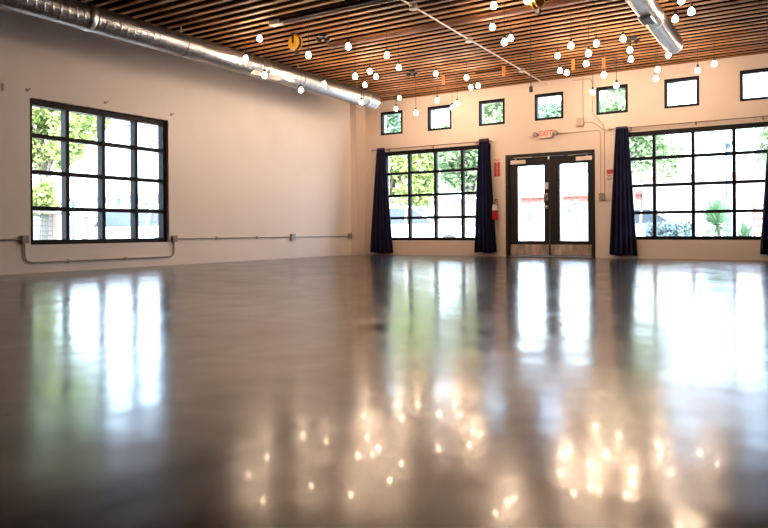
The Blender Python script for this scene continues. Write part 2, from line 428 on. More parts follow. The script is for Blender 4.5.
# ------------------------------------------------------------------ curtains + rods
def curtain(x0t, x1t, x0b, x1b, zb, zt, label, group='navy curtains beside the gridded windows', seed=0):
    e = empty('curtain', ((x0b+x1b)/2, D-.10, zb)); tag(e, label, 'curtain', group)
    ox = e.location.x
    rs = random.Random(seed); ph = rs.uniform(0, 6)
    bm = bmesh.new(); NU, NV = 120, 40; grid = []
    nf = 5.2
    for j in range(NV+1):
        t = j/NV; z = zt+(zb-zt)*t
        f = t**.85
        # pinched in a little under the rod
        a = x0t+(x0b-x0t)*f; b = x1t+(x1b-x1t)*f
        amp = .026+.034*t
        row = []
        for i in range(NU+1):
            s = i/NU
            wob = .18*math.sin(3.1*s*2+ph)+.10*math.sin(t*2.2+ph)
            y = amp*math.cos(2*PI*nf*(s+wob*.06)+ph*.3) + .012*math.sin(17*s+ph+2*t)
            x = a+(b-a)*s + .010*math.sin(2*PI*nf*2*s+ph)*t
            row.append((x-ox, y, z-zb + (.012*math.sin(9*s+ph)*t)))
        grid.append(row)
    F = [[bm.verts.new(p) for p in r] for r in grid]
    for j in range(NV):
        for i in range(NU): bm.faces.new((F[j][i], F[j][i+1], F[j+1][i+1], F[j+1][i]))
    bmesh.ops.solidify(bm, geom=bm.faces[:], thickness=.004)
    obj('curtain_cloth', bm, M['curtain'], e, smooth=True)
    bm = bmesh.new()
    box(bm, x0t-ox+.008, x1t-ox-.008, -.028, .028, zt-zb-.045, zt-zb+.004, .01)
    obj('header_tape', bm, M['curtain'], e)
    return e
curtain(.56, .78, .35, .985, .045, 2.565, 'navy curtain closest to the room corner', seed=1)
curtain(3.235, 3.475, 3.11, 3.66, .08, 2.585, 'navy curtain beside the fire extinguisher', seed=2)
curtain(6.17, 6.41, 6.03, 6.57, .06, 2.595, 'navy curtain between the doors and the right gridded window', seed=3)
curtain(8.84, 9.06, 8.65, 9.24, .10, 2.59, 'navy curtain cut off by the right photo edge', seed=4)
def rod(x0, x1, z, mids, label):
    e = empty('curtain_rod', ((x0+x1)/2, D-.10, z)); tag(e, label, 'curtain rod', 'curtain rods over the gridded windows'); ox = (x0+x1)/2
    bm = bmesh.new(); tube(bm, [(x0-ox, 0, 0), (x1-ox, 0, 0)], .011, 10); obj('rod', bm, M['rod'], e)
    for s, x in ((-1, x0), (1, x1)):
        bm = bmesh.new(); lathe(bm, [(0, 0), (.012, 0), (.014, .012), (.024, .022), (.028, .037), (.022, .052), (0, .058)], 14, Matrix.Translation((x-ox, 0, 0))@Matrix.Rotation(s*PI/2, 4, 'Y'))
        obj('finial', bm, M['steel'], e, smooth=True)
    for x in mids:
        bm = bmesh.new(); tube(bm, [(x-ox, .1, -.02), (x-ox, .02, -.02), (x-ox, 0, -.012)], .007, 6); box(bm, x-ox-.012, x-ox+.012, .092, .10, -.05, .03)
        obj('rod_bracket', bm, M['rod'], e)
rod(.46, 3.52, 2.53, (.86, 2.05, 3.15), 'thin bronze curtain rod over the window beside the corner')
rod(6.09, 9.10, 2.565, (6.45, 7.62, 8.72), 'thin bronze curtain rod over the window right of the doors')

# ------------------------------------------------------------------ signs, extinguisher
def text(s, size, mat_, parent, loc, rot=(PI/2, 0, 0), ext=.002, name='lettering', sx=1):
    c = bpy.data.curves.new('t', 'FONT'); c.body = s; c.size = size; c.extrude = ext; c.align_x = 'CENTER'; c.align_y = 'CENTER'
    c.offset = size*.018
    t = bpy.data.objects.new('t', c); COL.objects.link(t)
    dg = bpy.context.evaluated_depsgraph_get(); dg.update()
    me = bpy.data.meshes.new_from_object(t.evaluated_get(dg)); bpy.data.objects.remove(t); bpy.data.curves.remove(c)
    me.transform(Euler(rot).to_matrix().to_4x4()@Matrix.Diagonal((sx, 1, 1, 1)))
    me.materials.clear(); me.materials.append(mat_)
    o = bpy.data.objects.new(name, me); o.location = loc; return link(o, parent)
M['exit_red'] = mat('lit_red_letters', (.7, .05, .04), .5, emit=(1, .06, .04), es=.75)
M['exit_face'] = mat('lit_sign_face', (.85, .55, .46), .5, emit=(1, .45, .33), es=.16)
e = empty('exit_sign', (4.735, D, 2.50)); tag(e, 'white exit sign with red letters and twin lamps above the doors', 'exit sign')
obj('sign_housing', nb(-.145, .145, -.06, -.001, 0, .185, bev=.008), M['cream'], e)
obj('sign_face', nb(-.128, .128, -.064, -.06, .016, .168), M['exit_face'], e)
text('EXIT', .165, M['exit_red'], e, (0, -.065, .092), sx=.86)
for s in (-1, 1):
    bm = bmesh.new(); T = Matrix.Translation((s*.205, -.075, .085))@Matrix.Rotation(PI/2, 4, 'X')@Matrix.Rotation(s*.25, 4, 'Y')
    lathe(bm, [(0, -.03), (.035, -.03), (.052, .02), (.052, .045), (0, .045)], 18, T)
    lp = obj('lamp_head', bm, M['boxgrey'], e)
    bm = bmesh.new(); lathe(bm, [(0, .046), (.043, .046), (.038, .052), (0, .056)], 18, T); obj('lens', bm, M['boxgrey'], lp)
    bm = bmesh.new(); tube(bm, [(s*.14, -.035, .09), (s*.19, -.045, .09)], .012, 6); obj('lamp_arm', bm, M['boxgrey'], lp)
e = empty('fire_extinguisher_sign', (3.622, D, 1.75)); tag(e, 'upright red fire extinguisher sign above the extinguisher', 'sign')
obj('sign_board', nb(-.068, .068, -.006, -.001, 0, .385, bev=.001), M['signred'], e)
obj('sign_border', nb(-.060, .060, -.0075, -.006, .31, .375), M['cream'], e)
text('FIRE', .05, M['signred'], e, (0, -.0085, .343), ext=.001)
text('\n'.join('EXTINGUISHER'), .0255, M['cream'], e, (0, -.0085, .172), ext=.001, sx=1.7)
for s in (-1, 1):
    bm = bmesh.new()
    vs = [bm.verts.new((s*.048+dx, -.0078, z)) for dx, z in ((-.012, .045), (.012, .045), (0, .015))]
    f = bm.faces.new(vs); r = bmesh.ops.extrude_face_region(bm, geom=[f])
    for v in r['geom']:
        if isinstance(v, bmesh.types.BMVert): v.co.y += .0015
    obj('arrow_mark', bm, M['black'], e)

e = empty('fire_extinguisher', (3.61, D-.10, .80)); tag(e, 'small red fire extinguisher hung beside the curtain', 'fire extinguisher')
bm = bmesh.new(); lathe(bm, [(0, 0), (.058, 0), (.066, .012), (.066, .25), (.058, .30), (.032, .335), (.018, .345), (.018, .37), (0, .37)], 24); obj('cylinder_body', bm, M['red'], e, smooth=True)
bm = bmesh.new(); lathe(bm, [(.0665, .205), (.068, .205), (.068, .250), (.060, .302), (.034, .338)], 24); obj('paper_label', bm, M['tagblue'], e)
bm = bmesh.new(); lathe(bm, [(0, .37), (.024, .37), (.024, .405), (0, .405)], 12); box(bm, -.02, .02, -.02, .02, .40, .42); obj('valve', bm, M['steel'], e)
bm = bmesh.new(); tube(bm, bend([(0, 0, .42), (.02, -.03, .445), (.09, -.055, .425)], .02), .009, 6); tube(bm, [(0, 0, .41), (.085, -.05, .385)], .008, 6); obj('lever_handle', bm, M['black'], e)
bm = bmesh.new(); tube(bm, bend([(-.02, 0, .395), (-.075, -.01, .37), (-.082, -.01, .1)], .04), .010, 8); obj('hose', bm, M['black'], e, smooth=True)
bm = bmesh.new(); box(bm, -.02, .02, .066, .098, .22, .36); obj('wall_bracket', bm, M['steel'], e)
bm = bmesh.new(); box(bm, -.022, .035, -.082, -.078, .20, .33, .001); obj('inspection_tag', bm, M['white'], e)

e = empty('wall_notice', (6.03, D, 1.50)); tag(e, 'small white notice with red top, half behind the curtain', 'sign')
obj('notice_board', nb(-.065, .075, -.005, -.001, 0, .28), M['cream'], e)
obj('red_panel', nb(-.058, .068, -.0065, -.005, .185, .272), M['signred'], e)
bm = bmesh.new()
for z, q in ((.155, 1), (.135, .8), (.10, 1), (.08, .9), (.06, .6)): box(bm, -.05, -.05+.105*q, -.0065, -.005, z, z+.009)
obj('printed_line', bm, M['black'], e)

# ------------------------------------------------------------------ conduits on the walls
def conduit(pts, r, m, label, name='conduit', grp=None, n=8, bnd=.07, clips=()):
    P = bend(pts, bnd); o = Vector(pts[0])
    bm = bmesh.new(); tube(bm, [p-o for p in P], r, n)
    for c in clips:
        c = Vector(c)-o; box(bm, c.x-.012, c.x+.012, c.y-.016, c.y+.016, c.z-.026, c.z+.026)
    ob_ = obj(name, bm, m, smooth=False); ob_.location = o
    return tag(ob_, label, 'conduit', grp)
def jbox(loc, s, face, m, label, name='junction_box', grp=None, cover=True):
    e = empty(name, loc); tag(e, label, 'electrical box', grp)
    h = s/2
    if face == 'l':
        obj('box_body', nb(0, .055, -h, h, -h*1.2, h*1.2, bev=.004), m, e)
        obj('cover_plate', nb(.055, .059, -h*1.05, h*1.05, -h*1.26, h*1.26, bev=.001), m, e)
    else:
        obj('box_body', nb(-h, h, -.055, 0, -h*1.2, h*1.2, bev=.004), m, e)
        obj('cover_plate', nb(-h*1.05, h*1.05, -.059, -.055, -h*1.26, h*1.26, bev=.001), m, e)
    return e
G1 = 'grey conduit runs low on the side wall'
conduit([(.02, RY+.05, .495), (.02, 5.37, .485)], .011, M['conduit'], 'grey conduit entering at the left photo edge', clips=[(.01, 4.2, .488), (.01, 2.2, .49)])
conduit([(.02, 5.43, .425), (.02, 5.43, .155), (.02, 8.09, .15), (.02, 8.09, .40)], .011, M['conduit'], 'grey conduit dipping under the side window', clips=[(.01, 6.1, .153), (.01, 7.1, .151)], bnd=.12)
conduit([(.02, 8.15, .46), (.02, 11.21, .455)], .009, M['conduit'], 'grey conduit right of the side window to the middle socket box', clips=[(.01, 9.1, .458), (.01, 10.2, .456)])
conduit([(.02, 11.37, .455), (.02, 13.40, .455)], .009, M['conduit'], 'grey conduit from middle socket box to the corner')
jbox((0, 5.43, .485), .09, 'l', M['boxgrey'], 'grey junction box at the left foot of the side window')
jbox((0, 8.09, .46), .09, 'l', M['boxgrey'], 'grey junction box at the right foot of the side window')
jbox((0, 11.29, .455), .11, 'l', M['boxgrey'], 'grey socket box halfway along the bare side wall')
jbox((0, 13.44, .455), .10, 'l', M['boxgrey'], 'grey socket box next to the corner pier')
# back wall: from ceiling down to the switch
y = D-.015
jbox((5.46, D, 2.775), .13, 'b', M['paint_conduit'], 'painted junction box between exit sign and navy curtain')
jbox((5.885, D, 1.235), .11, 'b', M['boxgrey'], 'grey light switch box right of the door frame', name='light_switch')
conduit([(5.51, y, 2.86), (5.51, y, 3.68)], .009, M['paint_conduit'], 'painted conduit rising from the junction box to the ceiling')
conduit([(5.53, y, 2.76), (5.70, y, 2.76), (5.94, y, 2.56), (6.07, y, 2.555)], .008, M['paint_conduit'], 'short painted conduit bending from junction box towards the curtain rod')
conduit([(4.98, y, 2.575), (5.855, y, 2.575), (5.855, y, 1.31)], .008, M['paint_conduit'], 'painted conduit from exit sign bending down to the light switch')
conduit([(5.30, y, 3.64), (5.66, y, 3.64), (5.70, y, 3.55), (5.70, y, 2.93), (5.93, y, 2.66), (5.93, y, 1.31)], .009, M['paint_conduit'], 'long painted conduit kinked beside the curtain down to the switch')
# left wall bracket stubs above the window
for (yy, zz, s, lb) in ((5.15, 2.60, 1, 'tall thin bracket stub left of the side window top'), (5.49, 2.605, 0, 'small wall bracket at the left top corner of side window'), (6.75, 2.625, 0, 'small wall bracket centred above the side window'), (8.06, 2.62, 0, 'small wall bracket at the right top corner of side window')):
    e = empty('wall_bracket', (0, yy, zz)); tag(e, lb, 'bracket', 'old curtain brackets above the side window')
    if s: obj('bracket_plate', nb(.001, .012, -.010, .010, -.06, .04), M['paint_conduit'], e)
    else:
        obj('bracket_plate', nb(.001, .008, -.02, .02, -.018, .018), M['rod'], e)
        bm = bmesh.new(); tube(bm, bend([(.008, 0, 0), (.07, 0, 0), (.075, 0, .02)], .01), .006, 6); obj('bracket_arm', bm, M['rod'], e)

# ------------------------------------------------------------------ ducts
def duct(x, z, r, y0, y1, label, seams, cap=True, pitch=.11, strap=(), rib=.003):
    e = empty('spiral_duct', (x, y1, z)); tag(e, label, 'duct', 'round galvanised ducts')
    bm = bmesh.new(); n = 40; step = pitch/8; ny_ = int((y1-y0)/step); rings = []
    for i in range(ny_+1):
        yy = -(i*step); ring = []
        for k in range(n):
            a = 2*PI*k/n
            q = ((yy/pitch+k/n) % 1.0)
            rr = r+(rib if q < .2 else 0)
            ring.append(bm.verts.new((rr*math.cos(a), yy, rr*math.sin(a))))
        rings.append(ring)
    for a, b in zip(rings, rings[1:]):
        for k in range(n): bm.faces.new((a[k], a[(k+1) % n], b[(k+1) % n], b[k]))
    bmesh.ops.solidify(bm, geom=bm.faces[:], thickness=.002)
    obj('duct_shell', bm, M['galv'], e, smooth=False)
    T = lambda yy: Matrix.Translation((0, yy, 0))@Matrix.Rotation(PI/2, 4, 'X')
    if cap:
        bm = bmesh.new(); lathe(bm, [(0, -.004), (r-.004, -.004), (r+.008, -.002), (r+.008, .05), (r, .052)], 40, T(0)); obj('end_cap', bm, M['galv'], e)
    for s in seams:
        bm = bmesh.new(); lathe(bm, [(r+.001, -.06), (r+.007, -.058), (r+.007, -.03), (r+.011, -.024), (r+.011, .024), (r+.007, .03), (r+.007, .058), (r+.001, .06)], 40, T(s-y1)); obj('joint_collar', bm, M['galv'], e, smooth=True)
    for s in strap:
        bm = bmesh.new(); lathe(bm, [(r+.006, -.012), (r+.009, -.012), (r+.009, .012), (r+.006, .012)], 36, T(s-y1))
        box(bm, -.003, .003, s-y1-.012, s-y1+.012, r+.005, CZ+.03-z); obj('hanger_strap', bm, M['galv_strap'], e)
    return e
d1 = duct(1.30, 3.433, .172, -2.9, 12.55, 'long galvanised spiral duct hung along the side wall', (5.55, 9.0, 12.2), strap=(3.1, 7.15, 9.95, 11.9))
bm = bmesh.new(); box(bm, .168, .182, -3.95, -3.25, -.045, .045, .004); bm.transform(Matrix.Rotation(math.radians(52), 4, 'Y')); obj('air_register', bm, M['white'], d1)
d2 = duct(7.63, 3.45, .135, -2.9, 11.40, 'galvanised spiral duct over the room, ending before the doors wall', (7.0,), strap=(3.5, 9.78), pitch=.085, rib=.0055)
for yy in (9.42, 5.6):
    bm = bmesh.new(); box(bm, -.085, .085, yy-11.5-.17, yy-11.5+.17, -.166, -.146, .003)
    fr = obj('air_register', bm, M['steel'], d2)
    bm = bmesh.new(); box(bm, -.068, .068, yy-11.5-.15, yy-11.5+.15, -.169, -.165)
    for k in range(9): box(bm, -.068, .068, yy-11.5-.145+k*.035, yy-11.5-.125+k*.035, -.174, -.168)
    obj('register_louvre', bm, M['black'], fr)

# ------------------------------------------------------------------ ceiling things
# weathered rail the reels ride on
b_ = obj('ceiling_beam', nb(-3.6, 4.1, -.045, .045, 0, .05, bev=.004), M['pinkbeam']); b_.location = (6.2, 9.17, CZ-.058)
tag(b_, 'pinkish weathered board fixed across the ceiling slats', 'beam')
def reel(loc, rz, label):
    e = empty('cord_reel', loc, rz); tag(e, label, 'cord reel', 'yellow cord reels under the ceiling')
    R = .122
    T = Matrix.Rotation(PI/2, 4, 'X')
    bm = bmesh.new(); lathe(bm, [(0, .052), (.03, .052), (.10, .050), (R, .040), (R, .030), (.11, .026)], 30, T); lathe(bm, [(0, -.052), (.03, -.052), (.10, -.050), (R, -.040), (R, -.030), (.11, -.026)], 30, T)
    obj('reel_housing', bm, M['yellow'], e)
    bm = bmesh.new(); lathe(bm, [(0, .029), (.106, .029), (.106, -.029), (0, -.029)], 24, T); obj('cord_drum', bm, M['black'], e)
    bm = bmesh.new(); box(bm, -.018, .018, -.066, -.052, -.02, .145, .003); box(bm, -.018, .018, .052, .066, -.02, .145, .003); box(bm, -.03, .03, -.066, .066, .133, .147, .003)
    obj('mounting_bracket', bm, M['black'], e)
    bm = bmesh.new(); box(bm, .01, .06, -.03, .03, -.19, -.125, .006); obj('cord_guide', bm, M['black'], e)
    return e
reel((2.56, 8.34, 3.545), math.radians(-8), 'yellow cord reel hanging above the side wall duct')
reel((6.45, 8.46, 3.545), math.radians(75), 'yellow cord reel at top edge, beside the dangling black plug')
e = empty('hanging_plug', (5.95, 9.62, 2.60)); tag(e, 'black plug dangling on a long cord in front of the wall', 'plug')
bm = bmesh.new(); tube(bm, [(0, 0, .06), (0, 0, CZ-2.60+.01)], .006, 6); obj('cord', bm, M['black'], e)
bm = bmesh.new(); lathe(bm, [(0, 0), (.026, 0), (.028, .01), (.028, .07), (.014, .095), (0, .095)], 14); obj('plug_body', bm, M['black'], e, smooth=True)
# long unlit strip
e = empty('strip_light', (4.9, 7.66, CZ)); tag(e, 'long grey unlit double tube strip under the slats', 'strip light')
bm = bmesh.new(); box(bm, -2.1, 2.3, -.05, .05, -.045, -.008, .004); obj('strip_housing', bm, M['joist'], e)
for s in (-1, 1):
    bm = bmesh.new(); tube(bm, [(-2.05, s*.045, -.06), (2.25, s*.045, -.06)], .013, 8); obj('tube', bm, M['boxgrey'], e)
bm = bmesh.new(); box(bm, -2.24, -2.04, -.06, .06, -.08, -.008, .01); obj('end_cap', bm, M['white'], e)
# pale conduit running to the back wall
cc = conduit([(4.98, 2.0, CZ-.075), (4.86, 8.05, CZ-.075), (4.82, 9.92, CZ-.075), (4.76, 13.9, CZ-.075)], .012, M['conduit_white'], 'pale conduit crossing the slats towards the exit sign', bnd=.1)
for (x_, y_, lb) in ((4.86, 8.05, 'pale round ceiling box on the conduit nearer the camera'), (4.82, 9.92, 'pale ceiling box halfway along the ceiling conduit'), (4.79, 12.36, 'small ceiling box on the conduit close to the doors wall')):
    e = empty('ceiling_box', (x_, y_, CZ-.065)); tag(e, lb, 'electrical box', 'boxes on the ceiling conduit')
    bm = bmesh.new(); lathe(bm, [(0, .028), (.055, .028), (.058, 0), (.050, -.035), (0, -.035)], 16, Matrix.Translation((0, 0, -.008))); obj('box_body', bm, M['boxgrey'], e)
    bm = bmesh.new(); lathe(bm, [(0, -.044), (.060, -.044), (.060, -.050), (0, -.055)], 16); obj('cover_plate', bm, M['white'], e)
# black spot heads
def spot(loc, rz, label):
    e = empty('spot_light', loc, rz); tag(e, label, 'spot light', 'black twin spot heads on the ceiling')
    bm = bmesh.new(); box(bm, -.06, .06, -.05, .05, -.03, 0, .004); tube(bm, [(-.05, 0, -.065), (0, 0, -.035), (.05, 0, -.065)], .012, 8); obj('mount', bm, M['black'], e)
    for s in (-1, 1):
        bm = bmesh.new(); T = Matrix.Translation((s*.07, 0, -.07))@Matrix.Scale(.75, 4)@Matrix.Rotation(s*.9, 4, 'Y')
        lathe(bm, [(0, .05), (.034, .05), (.042, .02), (.052, -.06), (.046, -.06), (.038, -.02), (0, -.02)], 16, T); obj('spot_head', bm, M['black'], e)
    return e
spot((2.86, 8.66, CZ), .6, 'black twin spot head beside the left cord reel')
spot((2.86, 11.52, CZ), .5, 'black twin spot head among bulbs near the corner')
spot((7.0, 11.48, CZ), .3, 'black twin spot head left of the ceiling duct end')
for x_, y_, L_, lb in ((3.20, 12.22, .19, 'orange wood block under the slats, closest to the corner'), (4.49, 12.16, .19, 'orange wood block hanging beside the ceiling conduit'), (5.76, 12.33, .20, 'orange wood block hanging above the painted conduits'), (6.26, 12.60, .30, 'thin orange wood block over the switch side of the doors')):
    o = obj('wood_block', nb(-.025, .025, -.02, .02, -L_, -.002, bev=.002), M['orange_wood']); o.location = (x_, D-.10-.205*round((D-.10-y_)/.205), CZ)
    tag(o, lb, 'wood block', 'orange wood blocks below the slats')
o = obj('ceiling_vent', nb(-.28, .28, -.05, .05, -.02, 0, bev=.002), M['joist']); o.location = (4.11, D-.10-.205*round((D-.10-12.37)/.205), CZ-.001); tag(o, 'dark brown vent slot in the slats above the third small window', 'vent')

# ------------------------------------------------------------------ bulbs
BULBS = [
 (2.43, 7.66, 3.465, 'first bulb left of the strip light end, high above the duct'),
 (1.62, 8.21, 3.40, 'leftmost of all bulbs, just above the long duct'),
 (1.83, 8.43, 3.139, 'bulb overlapping the long duct below the leftmost bulb'),
 (3.22, 7.83, 3.142, 'bulb hanging just right of the left cord reel'),
 (1.55, 9.72, 3.150, 'low bulb against the lower edge of the long duct'),
 (2.02, 9.79, 3.213, 'bulb at the upper edge of the long duct, midway to the corner'),
 (3.76, 8.07, 3.241, 'bulb right of the left twin spot head'),
 (3.14, 9.15, 3.094, 'brightest bulb of the cluster above the end of the long duct'),
 (2.75, 10.19, 3.432, 'top bulb of the cluster above the end of the long duct'),
 (2.73, 10.43, 3.384, 'rightmost bulb of the cluster above the end of the long duct'),
 (2.31, 10.69, 3.331, 'lowest bulb of the cluster above the end of the long duct'),
 (1.66, 11.54, 3.200, 'bulb in front of the end cap of the long duct'),
 (3.87, 8.96, 3.29, 'bulb on a long cord from the pinkish ceiling board'),
 (3.65, 9.69, 3.278, 'bulb between the pinkish board and the corner twin spot'),
 (2.15, 12.24, 3.355, 'bulb above the small window nearest the corner'),
 (1.67, 12.89, 3.269, 'bulb touching the top of the small window nearest the corner'),
 (2.53, 12.26, 3.007, 'lowest bulb between the first two small windows'),
 (3.47, 11.36, 3.521, 'high bulb left of the orange block nearest the corner'),
 (2.63, 13.03, 3.377, 'bulb at the ceiling edge over the second small window'),
 (2.94, 13.11, 3.197, 'bulb at the right top corner of the second small window'),
 (3.48, 12.25, 3.092, 'bulb just right of the second small window top'),
 (4.05, 11.47, 3.394, 'bulb left of the brown vent slot'),
 (3.71, 12.4, 3.421, 'left bulb of the close pair over the third small window'),
 (3.97, 12.17, 3.379, 'right bulb of the close pair over the third small window'),
 (5.92, 8.31, 3.507, 'upper bulb of the vertical pair left of the right cord reel'),
 (5.55, 9.14, 3.495, 'lower bulb of the vertical pair left of the right cord reel'),
 (5.92, 8.67, 3.114, 'larger lower bulb of the pair beside the ceiling conduit'),
 (5.67, 9.55, 3.412, 'smaller upper bulb of the pair beside the ceiling conduit'),
 (6.38, 8.3, 3.486, 'bulb touching the right cord reel at the top edge'),
 (6.53, 9.67, 3.203, 'bulb highest of the three above the third wood block'),
 (5.92, 10.98, 3.427, 'bulb directly above the pair by the third wood block'),
 (5.76, 11.61, 3.326, 'left bulb of the pair beside the third wood block'),
 (5.76, 12.01, 3.369, 'right bulb of the pair beside the third wood block'),
 (6.67, 10.5, 3.402, 'top bulb of the trio left of the fourth wood block'),
 (6.81, 9.55, 3.026, 'middle bulb of the trio left of the fourth wood block'),
 (6.23, 11.54, 3.369, 'bottom bulb of the trio left of the fourth wood block'),
 (7.03, 10.67, 3.462, 'top bulb of the column beside the right twin spot'),
 (7.07, 10.94, 3.343, 'middle bulb of the column beside the right twin spot'),
 (6.99, 11.4, 3.309, 'bottom bulb of the column beside the right twin spot'),
 (6.59, 11.28, 3.087, 'low bulb hanging below the fourth wood block'),
 (6.47, 12.65, 3.165, 'bulb in front of the fifth small window top edge'),
 (5.89, 13.25, 3.217, 'bulb at the left side of the fifth small window'),
 (7.25, 12.21, 3.267, 'upper bulb of the pair left of the sixth small window'),
 (7.19, 12.39, 3.156, 'lower bulb of the pair left of the sixth small window'),
 (7.48, 11.83, 3.402, 'bulb just under the end of the ceiling duct'),
 (7.90, 9.80, 3.382, 'bulb against the right flank of the ceiling duct'),
 (8.17, 9.26, 3.289, 'bulb hanging free right of the ceiling duct'),
 (8.09, 9.01, 3.371, 'bulb cut by the top edge, right of the ceiling duct'),
 (7.78, 12.94, 3.329, 'bulb above the right corner of the sixth small window'),
 (8.13, 12.09, 3.223, 'rightmost bulb, between the last two small windows'),
]
bm = bmesh.new()
BP = [(0, -.040)] + [(.040*math.sin(a), -.040*math.cos(a)) for a in [PI*k/12 for k in range(1, 9)]] + [(.026, .032), (.019, .046), (.0155, .055)]
lathe(bm, BP, 16)
p_bulb = empty('pendant_bulb', (0, 0, 0))
g0 = obj('glass_bulb', bm, M['bulb'], p_bulb, smooth=True)
bm = bmesh.new(); lathe(bm, [(.0165, .050), (.021, .052), (.021, .098), (.012, .110), (.004, .114), (0, .114)], 12); s0 = obj('socket', bm, M['black'], p_bulb, smooth=False)
BM_ = [g0, s0]
first = True
for (x_, y_, z_, lb) in BULBS:
    if first: r_ = p_bulb; first = False
    else:
        r_ = p_bulb.copy(); COL.objects.link(r_)
        for c in BM_:
            c2 = c.copy(); COL.objects.link(c2); c2.parent = r_
    r_.location = (x_, y_, z_)
    tag(r_, 'glowing bare '+lb if len(lb.split()) < 15 else lb, 'light bulb', 'bare pendant bulbs hanging from the slat ceiling')
    bm = bmesh.new(); tube(bm, [(0, 0, .11), (0, 0, CZ-z_+.008)], .0042, 6); obj('cord', bm, M['black'], r_)

# ------------------------------------------------------------------ outdoors
g = obj('ground', nb(-60, 60, -30, 90, -.35, -.16), M['ground']); tag(g, 'pale sunlit paving outside', 'ground', kind='structure')
def tree(loc, h, cr, label, m, n=3800, trunk=.16, leaf=.11, flat=.75, seed=0, name='tree', lean=(0, 0), grp='trees outside the windows'):
    rs = random.Random(seed)
    e = empty(name, (loc[0], loc[1], -.16)); tag(e, label, 'tree', grp)
    bm = bmesh.new(); top = Vector((lean[0], lean[1], h))
    pts = [Vector((0, 0, 0)), Vector((lean[0]*.2+.05, lean[1]*.2, h*.3)), Vector((lean[0]*.6, lean[1]*.6, h*.6)), top]
    tube(bm, pts, [trunk, trunk*.75, trunk*.5, trunk*.25], 8)
    cl = []
    for k in range(16):
        a = rs.uniform(0, 2*PI); rr = cr*rs.uniform(.12, .78); zz = h+rs.uniform(-.55, .55)*cr*flat
        c = Vector((lean[0]+rr*math.cos(a), lean[1]+rr*math.sin(a), zz)); cl.append((c, cr*rs.uniform(.25, .48)))
        s = pts[2].lerp(pts[3], rs.uniform(-.4, .8)); mid = s.lerp(c, .5)+Vector((0, 0, .12*cr))
        tube(bm, [s, mid, c], [trunk*.28, trunk*.18, trunk*.06], 5)
    obj('trunk', bm, M['bark'], e, smooth=True)
    bm = bmesh.new()
    for i in range(n):
        c, r = cl[rs.randrange(len(cl))]
        d = Vector((rs.gauss(0, 1), rs.gauss(0, 1), rs.gauss(0, 1))).normalized()*r*rs.uniform(.35, 1)
        p = c+d; s = leaf*rs.uniform(.6, 1.3)
        R = Euler((rs.uniform(-.9, .9), rs.uniform(-.9, .9), rs.uniform(0, 6.28))).to_matrix()
        vs = [bm.verts.new(p+R@Vector(q)) for q in ((-s, 0, 0), (-.3*s, -.42*s, .06*s), (.5*s, -.36*s, .05*s), (s, 0, -.1*s), (.5*s, .36*s, .05*s), (-.3*s, .42*s, .06*s))]
        bm.faces.new(vs)
    me = bpy.data.meshes.new('crown')
    bm.to_mesh(me); bm.free(); me.materials.append(m)
    link(bpy.data.objects.new('crown', me), e)
    return e
tree((-6.0, 9.4), 3.25, 1.55, 'bright leafy tree filling the left half of side window', M['leaf_bright'], 11000, seed=1, leaf=.085)
tree((-5.6, 8.6), 1.5, .7, 'yellow green shrub tree behind the wire fence', M['leaf_bright'], 4200, trunk=.07, seed=2, leaf=.09)
tree((-5.6, 24.2), 3.1, 2.4, 'pale green tree behind the left half of curtained window', M['leaf_bright'], 9000, seed=3, leaf=.14)
tree((-1.0, 22.6), 3.2, 1.9, 'darker green tree behind the right half of curtained window', M['leaf_mid'], 9000, seed=4, leaf=.13)
tree((1.0, 26.6), 4.9, 1.4, 'tree seen through the top of left door pane', M['leaf_dark'], 4200, seed=5, leaf=.13)
tree((4.4, 22.2), 3.6, 1.75, 'leafy tree behind the left side of right gridded window', M['leaf_mid'], 7000, seed=6, leaf=.11, lean=(.3, 0))
tree((3.6, 27.2), 6.3, 1.7, 'tall tree seen through the small window above the doors', M['leaf_mid'], 4200, seed=7, leaf=.14)
tree((9.0, 41), 5.2, 2.4, 'distant tree above the rose roofline at the right', M['leaf_mid'], 3600, seed=8, leaf=.15)
tree((-10.4, 32.5), 6.7, 2.5, 'tall pale tree seen through the small window nearest the corner', M['leaf_dark'], 5000, seed=11, leaf=.17)
tree((-5.8, 35.6), 7.3, 2.7, 'tall pale tree seen through the third small high window', M['leaf_mid'], 5500, seed=12, leaf=.18)
# bare branch seen through the right door pane
# yuccas
def yucca(loc, h, r, n, label, seed):
    rs = random.Random(seed); e = empty('yucca_plant', (loc[0], loc[1], -.16)); tag(e, label, 'plant', 'spiky plants outside the right gridded window')
    bm = bmesh.new(); lathe(bm, [(0, 0), (.10, 0), (.075, h*.5), (.06, h), (0, h)], 10); obj('trunk', bm, M['bark'], e)
    bm = bmesh.new()
    for i in range(n):
        a = rs.uniform(0, 2*PI); el = rs.uniform(-.55, 1.45); L_ = r*rs.uniform(.8, 1.1); wd = .022
        d = Vector((math.cos(a)*math.cos(el), math.sin(a)*math.cos(el), math.sin(el))); sd = Vector((-math.sin(a), math.cos(a), 0))*wd
        b0 = Vector((0, 0, h)); P = [b0+d*.03, b0+d*L_*.5+Vector((0, 0, .02)), b0+d*L_-Vector((0, 0, .10*L_))]
        v = [bm.verts.new(P[0]-sd*.7), bm.verts.new(P[0]+sd*.7), bm.verts.new(P[1]+sd), bm.verts.new(P[1]-sd), bm.verts.new(P[2])]
        bm.faces.new((v[0], v[1], v[2], v[3])); bm.faces.new((v[3], v[2], v[4]))
    me = bpy.data.meshes.new('leaf_rosette'); bm.to_mesh(me); bm.free(); me.materials.append(M['leaf_yucca']); link(bpy.data.objects.new('leaf_rosette', me), e)
yucca((7.66, 16.9), .80, .80, 300, 'large spiky yucca framed by the right gridded window', 1)
yucca((8.28, 16.0), .52, .42, 160, 'smaller spiky plant low beside the large yucca', 2)
